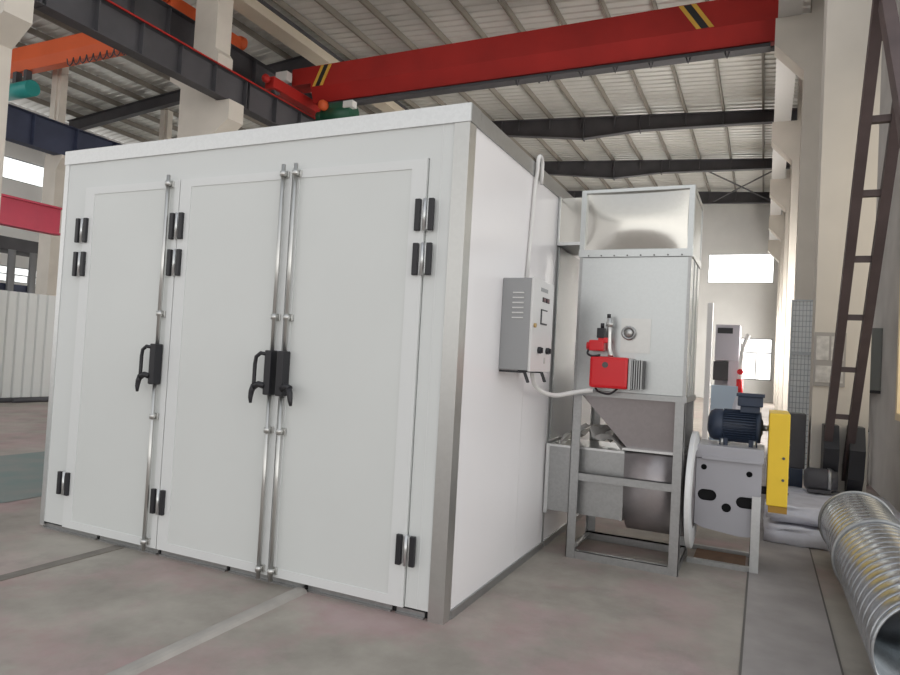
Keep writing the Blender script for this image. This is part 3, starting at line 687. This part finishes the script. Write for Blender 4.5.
obj('guard_shade_edge', MB().m(M['ochre']).box(1.61, 1.735, 2.15, 2.70, .455, .504), gu, label='lower edge in painted shade')  # darker strip paints the shade at the guard's bottom
for z in (.70, .86): obj('screw', MB().m(M['gasket']).cyl((1.70, 2.132, z), (1.70, 2.142, z), .010, 10), gu)
for z in (.60, .72, .84, .96, 1.08): obj('screw', MB().m(M['gasket']).cyl((1.733, 2.17, z), (1.742, 2.17, z), .008, 8), gu)
for y in (2.115, 2.62):
    obj('leg', MB().m(M['galv_bright']).box(1.50, 1.56, y-.005, y, 0, .56).box(1.555, 1.56, y, y+.06, 0, .56), fan)
obj('base_rail', MB().m(M['galv']).box(1.06, 1.50, 2.12, 2.16, 0, .035), fan)
obj('base_rail', MB().m(M['galv']).box(1.06, 1.49, 2.56, 2.60, 0, .035), fan)

one('shaded_board', MB().m(M['board_shade']).box(1.10, 1.47, 2.25, 2.54, .0005, .014), 'flat brown board, darkened for shade, lying on the floor under the fan', 'board')  # brown board whose dark colour also stands for shade under the pedestal

# crumpled foil over the lower duct
fo = MB().m(M['foil']); n = 9; gr = []
rnd = random.Random(3)
for i in range(n+1):
    row = []
    for k in range(7):
        u, v = i/n, k/6
        z = .840 + .13*rnd.uniform(.05, 1.3)*(math.sin(PI*u)**.3 if 0 < u < 1 else 0)
        if i in (0, n): z = .838
        row.append(fo.bm.verts.new((.10+.50*u + rnd.uniform(-.02, .02), 1.80+.42*v, z)))
    gr.append(row)
for i in range(n):
    for k in range(6):
        fo._tag([fo.bm.faces.new((gr[i][k], gr[i+1][k], gr[i+1][k+1])), fo.bm.faces.new((gr[i][k], gr[i+1][k+1], gr[i][k+1]))])
one('foil_sheet', fo, 'crumpled shiny foil lying on the square duct inside the stand', 'foil')

# ------------------------------------------------------------------ spiral duct on the floor
t = thing('spiral_duct', 'large ribbed galvanised round duct lying on the floor at the right', 'duct', (2.31, 1.65, 0))
r0 = .258; ya, yb = .12, 3.02; cx = 2.275; cz = r0+.028
y = .05; step = .118
tb_ = MB().m(M['spiral']).lathe((cx, ya, cz), (0, 1, 0), [(0, r0), (y-.004, r0)], 64)
while y < yb-ya-.02:
    y1 = min(y+step, yb-ya)
    tb_.m(M['seam_shade']).lathe((cx, ya, cz), (0, 1, 0), [(y-.004, r0), (y-.003, r0-.004), (y+.003, r0-.004), (y+.004, r0)], 64)  # dark colour paints the shadow in the grooves
    h_ = (y1-y)
    tb_.m(M['spiral']).lathe((cx, ya, cz), (0, 1, 0), [(y+.004, r0), (y+.010, r0+.004), (y+.022, r0+.006), (y+h_*.5, r0+.005), (y1-.022, r0+.006), (y1-.010, r0+.004), (y1-.004, r0)], 64)
    y = y1
tb_.lathe((cx, ya, cz), (0, 1, 0), [(yb-ya, r0), (yb-ya, r0-.008), (0, r0-.008), (0, r0)], 64)
bmesh.ops.remove_doubles(tb_.bm, verts=tb_.bm.verts, dist=.0004)
obj('tube', tb_, t)
for yy in (yb-.03, 1.80):
    obj('ring_flange', MB().m(M['galv']).lathe((cx, yy, cz), (0, 1, 0), [(0, r0+.002), (0, r0+.022), (.010, r0+.022), (.010, r0+.010), (.03, r0+.010), (.03, r0+.002)], 64, close=True), t)

# ------------------------------------------------------------------ wrapped sheets, boxes and things by the right wall
def bundle(nm, x0, x1, y0, y1, z0, z1, label, seed):
    t_ = bmesh.new(); bmesh.ops.create_cube(t_, size=1)
    for v in t_.verts: v.co = Vector((x0+(v.co.x+.5)*(x1-x0), y0+(v.co.y+.5)*(y1-y0), z0+(v.co.z+.5)*(z1-z0)))
    bmesh.ops.bevel(t_, geom=t_.edges[:], offset=.03, segments=2, affect='EDGES')
    bmesh.ops.subdivide_edges(t_, edges=[e for e in t_.edges if e.calc_length() > .2], cuts=8, use_grid_fill=True)
    q = random.Random(seed)
    for v in t_.verts:
        if v.co.z > z0+.02: v.co += Vector((q.uniform(-.01, .01), q.uniform(-.022, .012), q.uniform(-.028, .001)))
    for f_ in t_.faces: f_.smooth = True
    return one(nm, MB().m(M['wrap']).merge(t_), label, 'bundle')
bundle('wrapped_bundle', 1.60, 2.80, 3.20, 4.80, 0.0, .155, 'plastic wrapped white sheet bundle on the floor behind the spiral duct, lower of two', 1)
bundle('wrapped_bundle', 1.62, 2.72, 3.38, 4.78, .157, .30, 'plastic wrapped white sheet bundle, upper of two, below the spare motor', 2)
t = thing('spare_motor', 'dark grey motor lying on the wrapped sheets at the column foot', 'motor', (2.12, 4.5, .30))
obj('body', MB().m(M['dark_steel']).lathe((1.96, 4.5, .425), (1, 0, 0), [(0, 0), (0, .08), (.03, .115), (.25, .12), (.27, .10), (.30, .10), (.30, 0)], 24), t)
obj('end_band', MB().m(M['galv']).lathe((2.17, 4.5, .425), (1, 0, 0), [(0, .121), (0, .126), (.03, .126), (.03, .121)], 24, close=True), t)
obj('foot', MB().m(M['dark_steel']).box(1.99, 2.2, 4.40, 4.60, .303, .335), t)
t = thing('dark_cabinet', 'dark blue grey floor cabinet half hidden behind the yellow guard', 'cabinet', (1.83, 5.1, 0))
obj('body', MB().m(M['dark_steel']).box(1.66, 1.985, 4.95, 5.25, .46, 1.06, bev=.01), t)
obj('base', MB().m(M['motor']).box(1.66, 1.97, 4.95, 5.25, 0, .46, bev=.01), t)

# lattice brace between the right columns
t = thing('lattice_brace', 'brown steel ladder like lattice brace leaning in front of the nearest right column', 'brace', (2.23, 4.75, .30))
def dpt(s_): return (4.93-s_*2.46/2.99*1.0, .42+s_)      # y,z going up and towards the camera
for x in (2.17, 2.37):
    y0_, z0_ = dpt(0); y1_, z1_ = dpt(7.2)
    obj('limb', MB().m(M['brown_steel']).bar((x, y0_, z0_), (x, y1_, z1_), .075, .10, up=(0, 1, 0)), t)
for k in range(15):
    y_, z_ = dpt(.67+k*.468)
    obj('batten', MB().m(M['brown_steel']).bar((2.19, y_, z_), (2.35, y_, z_), .05, .06, up=(0, 1, 0)), t)
for x in (2.20, 2.43):
    obj('gusset', MB().m(M['black']).prism([(4.86, .30), (4.86, .98), (4.62, .98), (4.50, .75), (4.58, .45), (4.72, .30)], 0, x-.07, x+.07).box(x-.05, x+.05, 4.84, 4.895, .30, .98), t, label='dark gusset plate')
for x in (2.20, 2.46):
    obj('cross_limb', MB().m(M['brown_steel']).bar((x, 1.90-2.3, 4.09-2.80), (x, 1.90+.9, 4.09+1.1), .075, .12, up=(0, 1, 0)), t)
one('notice_board', MB().m(M['board']).box(2.03, 2.33, 4.880, 4.898, 1.38, 1.96).m(M['paper']).box(2.05, 2.17, 4.876, 4.881, 1.66, 1.92).box(2.19, 2.31, 4.876, 4.881, 1.66, 1.92).box(2.05, 2.31, 4.876, 4.881, 1.42, 1.60),
    'faded notice board on the nearest right column behind the lattice brace', 'notice board')
t = thing('distribution_box', 'grey green electrical box on the right wall beyond the lattice brace', 'electrical box', (2.87, 7.7, 1.33))
obj('body', MB().m(M['greendoor']).box(2.79, 2.948, 7.06, 8.25, 1.34, 2.17, bev=.01), t)
obj('door_edge', MB().m(M['black']).box(2.782, 2.80, 7.05, 7.12, 1.33, 2.18).box(2.77, 2.79, 8.0, 8.2, 1.45, 1.75).box(2.79, 2.948, 7.06, 8.25, 1.30, 1.34), t)
one('power_cable', MB().m(M['black']).tube(smooth([(2.86, 8.0, 1.30), (2.86, 7.95, 1.1), (2.85, 7.75, .9), (2.86, 7.62, .72)]), .05, 10), 'thick black cable bundle hanging below the wall box', 'cable')
one('pipe_post', MB().m(M['conduit']).cyl((2.86, 7.62, 0), (2.86, 7.62, .75), .055, 14), 'pale upright pipe against the right wall below the black cables', 'pipe')
# wire mesh panels by the second column
def meshp(x0, x1, y, z0, z1, label, nx_, nz_):
    t_ = thing('wire_mesh_panel', label, 'mesh panel', ((x0+x1)/2, y, z0))
    fr_ = MB().m(M['mesh'])
    for x in (x0, x1): fr_.box(x-.012, x+.012, y-.012, y+.012, z0, z1)
    for z in (z0+.012, z1-.012): fr_.box(x0, x1, y-.010, y+.010, z-.012, z+.012)
    obj('frame', fr_, t_)
    obj('backing_sheet', MB().m(M['pale_sheet']).box(x0+.012, x1-.012, y+.012, y+.018, z0+.024, z1-.024), t_)
    gr_ = MB().m(M['mesh'])
    for i in range(1, nx_): gr_.box(x0+(x1-x0)*i/nx_-.004, x0+(x1-x0)*i/nx_+.004, y-.005, y+.003, z0, z1)
    for i in range(1, nz_): gr_.box(x0, x1, y-.004, y+.004, z0+(z1-z0)*i/nz_-.004, z0+(z1-z0)*i/nz_+.004)
    obj('wire_grid', gr_, t_)
meshp(1.90, 2.19, 8.0, 0, 1.82, 'lower wire mesh panel standing beside the nearest right column', 6, 22)
meshp(1.90, 2.19, 8.0, 1.82, 2.63, 'upper wire mesh panel stacked over the lower one by the column', 6, 10)
# far machine and items seen between heater and columns
t = thing('machine', 'lilac grey machine cabinet far behind the fan motor', 'machine', (.82, 12.3, 0))
obj('body', MB().m(M['lilac']).box(.58, 1.06, 12.0, 12.8, 1.72, 2.49, bev=.01).box(.86, 1.06, 12.0, 12.8, 0, 1.72).box(.58, .86, 12.3, 12.8, 0, 1.72), t)
obj('slot', MB().m(M['black']).box(.62, .92, 11.985, 12.001, 2.30, 2.42), t)
obj('hood', MB().m(M['dark_steel']).box(.56, .86, 12.02, 12.3, 1.30, 1.70), t)
one('pale_post', MB().m(M['white']).box(.44, .55, 11.4, 11.52, 0, 2.9, bev=.01), 'slim upright post whitened for window light, right behind the heater', 'post')  # near-white colour stands in for window light on the post
t = thing('valve_pipe', 'red valve and pipe stub standing right of the lilac machine', 'pipe', (1.12, 11.8, 0))
obj('pipe', MB().m(M['conduit']).tube(smooth([(1.10, 11.8, 0), (1.10, 11.8, 1.2), (1.12, 11.8, 1.9), (1.20, 11.8, 2.2), (1.24, 11.8, 2.28)]), .045, 10), t)
obj('valve', MB().m(M['burner']).cyl((1.10, 11.8, .95), (1.10, 11.8, 1.35), .065, 14).cyl((1.10, 11.72, 1.5), (1.10, 11.88, 1.5), .06, 14), t, label='red valve body')
one('pale_blue_board', MB().m(M['paleblue']).box(.93, 1.25, 6.0, 6.06, 0, 1.30, bev=.01), 'pale blue board standing behind the fan motor', 'board')
bag = bmesh.new(); bmesh.ops.create_icosphere(bag, subdivisions=3, radius=1)
q = random.Random(5)
for v in bag.verts:
    n_ = 1 + q.uniform(-.14, .14); v.co = Vector((1.30+v.co.x*.10*n_, 5.2+v.co.y*.10*n_, max(0, .60 + v.co.z*.60*n_)))
one('plastic_bag', MB().m(M['wrap']).merge(bag), 'crumpled pale plastic sack standing behind the fan motor', 'bag')

# ------------------------------------------------------------------ camera
cam = bpy.data.cameras.new('camera'); co = bpy.data.objects.new('camera', cam); C.objects.link(co)
FX, YAW, PITCH, ROLL = 670.787906, -0.439259775, 0.029965362, 0.0548499584
fw = Vector((math.sin(YAW)*math.cos(PITCH), math.cos(YAW)*math.cos(PITCH), math.sin(PITCH)))
rt = Vector((math.cos(YAW), -math.sin(YAW), 0)); up = rt.cross(fw)
c_, s_ = math.cos(ROLL), math.sin(ROLL)
r2 = c_*rt + s_*up; u2 = -s_*rt + c_*up
mw = Matrix((( r2.x, u2.x, -fw.x, 1.54482), (r2.y, u2.y, -fw.y, -3.392997), (r2.z, u2.z, -fw.z, 1.465463), (0, 0, 0, 1)))
co.matrix_world = mw
cam.sensor_fit = 'HORIZONTAL'; cam.sensor_width = 36; cam.lens = FX/900*36; cam.clip_end = 300
bpy.context.scene.camera = co

# ------------------------------------------------------------------ light: overcast daylight through the open front of the hall
wd = bpy.data.worlds.new('sky'); bpy.context.scene.world = wd; wd.use_nodes = True
nt = wd.node_tree; bg = nt.nodes['Background']
tc = nt.nodes.new('ShaderNodeTexCoord'); sx = nt.nodes.new('ShaderNodeSeparateXYZ'); rp = nt.nodes.new('ShaderNodeValToRGB')
nt.links.new(tc.outputs['Generated'], sx.inputs[0]); nt.links.new(sx.outputs['Z'], rp.inputs['Fac']); nt.links.new(rp.outputs['Color'], bg.inputs['Color'])
e = rp.color_ramp.elements
e[0].position = 0.0; e[0].color = (1.0, 0.99, 0.97, 1); e[1].position = 0.9; e[1].color = (0.42, 0.44, 0.47, 1)
k_ = e.new(0.16); k_.color = (1.0, 0.98, 0.95, 1); k_ = e.new(0.36); k_.color = (0.56, 0.56, 0.56, 1)
mr = nt.nodes.new('ShaderNodeMapRange'); mr.inputs['From Min'].default_value = -1; mr.inputs['To Min'].default_value = 1.0; mr.inputs['To Max'].default_value = 2.2
nt.links.new(sx.outputs['X'], mr.inputs['Value']); nt.links.new(mr.outputs['Result'], bg.inputs['Strength'])
vs = bpy.context.scene.view_settings
vs.view_transform = 'Standard'; vs.look = 'None'; vs.exposure = 0.0; vs.gamma = 1.0; vs.use_curve_mapping = False
